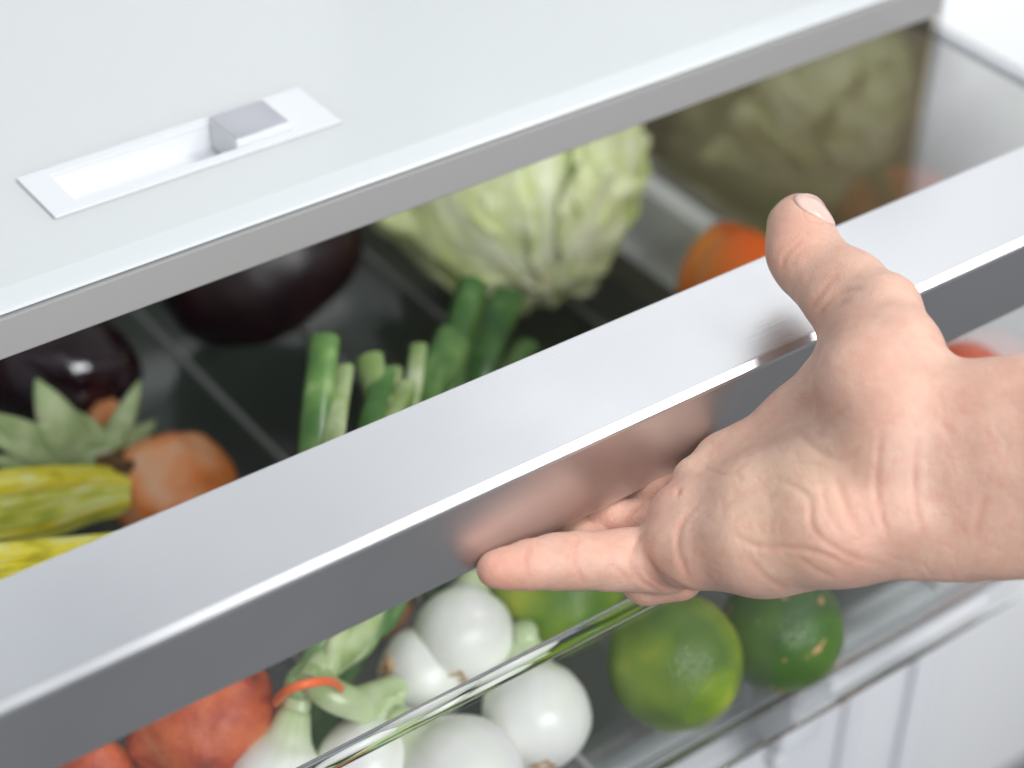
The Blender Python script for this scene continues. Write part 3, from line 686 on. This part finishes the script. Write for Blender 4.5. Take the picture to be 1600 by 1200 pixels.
    nr = np.stack([samp(Vt + np.eye(3)[i] * ee) - samp(Vt - np.eye(3)[i] * ee) for i in range(3)], 1); nr /= np.linalg.norm(nr, axis=1)[:, None] + 1e-9
    px = 800 - FPX * Vt[:, 0] / Vt[:, 2]; py = 600 + FPX * Vt[:, 1] / Vt[:, 2]
    facing = nr[:, 2] > .05
    disp = np.zeros(len(Vt)); red = np.zeros(len(Vt))
    def crease(pts, depth, wpx, dmax=9.0, puff=.18, redk=.6):
        nonlocal disp, red
        depth = depth * .48; wpx = wpx * .85; redk = redk * .7
        P = np.array(catmull([(p[0], p[1], 0) for p in pts], 6))[:, :2]
        best = np.full(len(Vt), 1e9); tt = np.zeros(len(Vt)); n = len(P) - 1
        for i in range(n):
            a, b = P[i], P[i + 1]; d = b - a; L = d @ d + 1e-9
            t = np.clip(((px - a[0]) * d[0] + (py - a[1]) * d[1]) / L, 0, 1)
            dd = np.hypot(px - a[0] - t * d[0], py - a[1] - t * d[1]); mk = dd < best; best = np.where(mk, dd, best); tt = np.where(mk, (i + t) / n, tt)
        fade = np.clip(np.minimum(tt, 1 - tt) * 5, .0, 1) ** .7
        mk = facing & (best < wpx * 4) & (-Vt[:, 2] < dmax)
        g = np.exp(-(best / wpx) ** 2); pf = np.exp(-((best - wpx * 2.1) / (wpx * 1.2)) ** 2)
        disp += np.where(mk, fade * depth * (-g + puff * pf), 0); red = np.maximum(red, np.where(mk, g * fade * redk, 0))
    mm = .001
    crease([(1100, 775), (1064, 820), (1060, 860), (1080, 912)], .9 * mm, 6)
    crease([(1209, 745), (1262, 776), (1270, 826), (1318, 864), (1385, 884)], 1.0 * mm, 6)
    crease([(1142, 834), (1184, 853), (1245, 857), (1291, 868), (1332, 888)], 1.1 * mm, 5.5)
    crease([(1165, 868), (1195, 900), (1230, 922)], .6 * mm, 6)
    crease([(1245, 868), (1275, 890), (1310, 905)], .6 * mm, 5)
    crease([(1305, 742), (1322, 791), (1350, 845)], .9 * mm, 7)
    crease([(1283, 752), (1294, 800), (1318, 838)], .6 * mm, 5)
    crease([(1240, 662), (1266, 694), (1304, 716), (1350, 700)], 1.0 * mm, 7)
    crease([(1330, 632), (1290, 660), (1270, 690)], .5 * mm, 6)
    crease([(1376, 672), (1370, 768), (1390, 850)], .8 * mm, 6)
    crease([(1433, 680), (1428, 760), (1440, 840)], .7 * mm, 6)
    crease([(1540, 770), (1520, 845)], .5 * mm, 8); crease([(1470, 660), (1490, 680)], .5 * mm, 8)
    crease([(1120, 800), (1160, 770), (1215, 745)], .6 * mm, 7)
    crease([(1000, 835), (989, 860), (990, 885), (1003, 908), (1035, 926)], 1.3 * mm, 4.5)
    crease([(1010, 868), (1028, 893), (1062, 915), (1090, 930)], .8 * mm, 4)
    crease([(1000, 880), (1018, 905), (1050, 925)], .6 * mm, 3.5)
    crease([(828, 846), (821, 872), (827, 905)], .7 * mm, 3.5); crease([(832, 850), (827, 875)], .3 * mm, 2.5)
    crease([(907, 835), (898, 862), (903, 890), (915, 915)], .7 * mm, 4.5); crease([(898, 840), (892, 862)], .4 * mm, 3.5)
    crease([(950, 880), (970, 893), (978, 906)], .5 * mm, 4)
    crease([(1007, 783), (990, 800), (975, 824)], 1.5 * mm, 4, redk=1)
    crease([(955, 800), (962, 815)], .4 * mm, 2.5); crease([(945, 802), (950, 816)], .35 * mm, 2.5)
    crease([(1062, 762), (1058, 775)], 1.2 * mm, 4, redk=1)
    crease([(1107, 684), (1120, 706), (1134, 732)], .35 * mm, 2)
    crease([(1096, 720), (1110, 735), (1140, 740), (1180, 716)], .5 * mm, 3)
    crease([(1256, 374), (1228, 398), (1221, 424)], .8 * mm, 4)
    crease([(1262, 384), (1240, 404)], .35 * mm, 3)
    crease([(1345, 448), (1300, 466), (1275, 500)], 1.1 * mm, 5.5)
    crease([(1312, 428), (1290, 448), (1268, 482)], .8 * mm, 5)
    crease([(1292, 350), (1262, 344), (1254, 322)], .4 * mm, 2.5, puff=.8)
    rng = np.random.default_rng(3)
    for _ in range(110):                                   # fine wrinkles over palm and wrist
        x = rng.uniform(1080, 1560); y = rng.uniform(560, 900); a = rng.normal(1.1, .5); L = rng.uniform(18, 46)
        crease([(x, y), (x + L * .5 * math.cos(a) + rng.normal(0, 3), y + L * .5 * math.sin(a)), (x + L * math.cos(a), y + L * math.sin(a))], rng.uniform(.12, .35) * mm, rng.uniform(2, 4), redk=.2)
    # low relief noise
    nz = np.array([noise.fractal(Vector(p) * 55, .9, 2.0, 3) for p in Vt]); disp += nz * .00035
    Vt2 = Vt + nr * disp[:, None]
    tip = lambda x, y, r: np.exp(-((px - x) ** 2 + (py - y) ** 2) / r ** 2)
    red = np.clip(red + .75 * tip(785, 890, 45) + .35 * tip(1235, 360, 55) + .35 * tip(1340, 840, 70) + .3 * tip(1060, 905, 60) + .45 * tip(950, 810, 45) + .3 * tip(1030, 770, 30) + .25 * tip(860, 905, 60) + .15 * tip(1390, 560, 80), 0, 1)
    yel = np.clip(.9 * tip(1180, 780, 75) + .7 * tip(1270, 720, 60) + .3 * tip(1250, 880, 70), 0, 1)
    W = (RW @ Vt2.T).T + CAM
    return W, Fc, red, yel
def skin():
    m, n, l, b = nodes_mat('skin')
    tc = n.new('ShaderNodeTexCoord')
    t = n.new('ShaderNodeTexNoise'); t.inputs['Scale'].default_value = 42; t.inputs['Detail'].default_value = 7; t.inputs['Roughness'].default_value = .6; l.new(tc.outputs['Object'], t.inputs['Vector'])
    r = n.new('ShaderNodeValToRGB'); r.color_ramp.elements[0].position = .3; r.color_ramp.elements[1].position = .7
    r.color_ramp.elements[0].color = (.57, .335, .252, 1); r.color_ramp.elements[1].color = (.67, .44, .34, 1); l.new(t.outputs[0], r.inputs[0])
    last = r.outputs[0]
    for att, col, k in (('red', (.58, .24, .17, 1), .7), ('yellow', (.68, .48, .34, 1), .6)):
        a = n.new('ShaderNodeAttribute'); a.attribute_name = att; mu = n.new('ShaderNodeMath'); mu.operation = 'MULTIPLY'; mu.inputs[1].default_value = k; l.new(a.outputs['Fac'], mu.inputs[0])
        mx = n.new('ShaderNodeMix'); mx.data_type = 'RGBA'; l.new(mu.outputs[0], mx.inputs[0]); l.new(last, mx.inputs[6]); mx.inputs[7].default_value = col; last = mx.outputs[2]
    tb = n.new('ShaderNodeTexNoise'); tb.inputs['Scale'].default_value = 210; tb.inputs['Detail'].default_value = 4; l.new(tc.outputs['Object'], tb.inputs['Vector'])
    rb_ = n.new('ShaderNodeValToRGB'); rb_.color_ramp.elements[0].position = .48; rb_.color_ramp.elements[1].position = .75; rb_.color_ramp.elements[1].color = (.4, .4, .4, 1); l.new(tb.outputs[0], rb_.inputs[0])
    mx = n.new('ShaderNodeMix'); mx.data_type = 'RGBA'; l.new(rb_.outputs[0], mx.inputs[0]); l.new(last, mx.inputs[6]); mx.inputs[7].default_value = (.60, .27, .21, 1); last = mx.outputs[2]
    l.new(last, b.inputs['Base Color']); b.inputs['Roughness'].default_value = .46; b.inputs['Specular IOR Level'].default_value = .42
    b.inputs['Subsurface Weight'].default_value = .35; b.inputs['Subsurface Radius'].default_value = (.006, .0022, .0012); b.inputs['Subsurface Scale'].default_value = 1
    v = n.new('ShaderNodeTexVoronoi'); v.feature = 'DISTANCE_TO_EDGE'; v.inputs['Scale'].default_value = 900; l.new(tc.outputs['Object'], v.inputs['Vector'])
    t3 = n.new('ShaderNodeTexNoise'); t3.inputs['Scale'].default_value = 350; t3.inputs['Detail'].default_value = 5; l.new(tc.outputs['Object'], t3.inputs['Vector'])
    ad = n.new('ShaderNodeMath'); ad.operation = 'ADD'; l.new(v.outputs[0], ad.inputs[0]); l.new(t3.outputs[0], ad.inputs[1])
    bp = n.new('ShaderNodeBump'); bp.inputs['Strength'].default_value = .45; bp.inputs['Distance'].default_value = .0006; l.new(ad.outputs[0], bp.inputs['Height']); l.new(bp.outputs[0], b.inputs['Normal'])
    return m
M['skin'] = skin()
HW, HF, hred, hyel = build_hand()
person = empty('person', HW.mean(0), 'bare right hand, palm up, fingers hooked under the drawer handle and thumb above it', 'person')
hand = mesh_obj('hand', HW, HF, M['skin'], person, 180)
for nm, arr in (('red', hred), ('yellow', hyel)):
    a = hand.data.attributes.new(nm, 'FLOAT', 'POINT'); a.data.foreach_set('value', np.ascontiguousarray(arr, np.float32))
# thumb nail : curved plate round the axis of the last joint
def nail():
    P3 = lambda px, py, d: RW @ np.array([(px - 800) / FPX * d, (600 - py) / FPX * d, -d]) + CAM
    a, b = P3(1262, 378, .8565), P3(1251, 338, .866); ax = nrm(b - a); L = .0190
    nd = cR * .50 + cU * .05 + tocam(a) * .86; nd = nrm(nd - ax * (nd @ ax)); sd = np.cross(ax, nd); V = []; F = []; nu, nv = 16, 16
    from mathutils.bvhtree import BVHTree
    near = np.linalg.norm(HW - b, axis=1) < .035
    fs = HF[near[HF].all(1)]; bvh = BVHTree.FromPolygons([Vector(v) for v in HW], [tuple(int(q) for q in f) for f in fs])
    for i in range(nu + 1):
        u = i / nu
        wmax = .80 * (1 - (2 * u - 1) ** 4 * .50) * (1 - .2 * (1 - u) ** 3)
        for k in range(nv + 1):
            vv = k / nv * 2 - 1; v = vv * wmax
            uu = u * L + .0016 * (1 - vv * vv) * (1 if u > .5 else -1) * abs(2 * u - 1)
            d = nd * math.cos(v) + sd * math.sin(v); o_ = a + ax * min(uu, .0155)
            dd = nrm(d + ax * max(0, uu - .0155) * 30)
            h_ = bvh.ray_cast(Vector(o_ + dd * .03), Vector(-dd), .04)
            p = np.array(h_[0]) if h_[0] is not None else o_ + dd * .0125
            off = .00045 + .0005 * u - .0006 * vv ** 4 - .0006 * (u < .04)
            V.append(p + dd * off)
    for i in range(nu):
        for k in range(nv): F.append((i * (nv + 1) + k, i * (nv + 1) + k + 1, (i + 1) * (nv + 1) + k + 1, (i + 1) * (nv + 1) + k))
    o = mesh_obj('thumbnail', V, F, pbr('nail', (.74, .47, .40), .25, coat=.3, sss=.2, sssr=(.003, .001, .001)), person, 180)
    s_ = o.modifiers.new('s', 'SOLIDIFY'); s_.thickness = .0007; s_.offset = 0
nail()
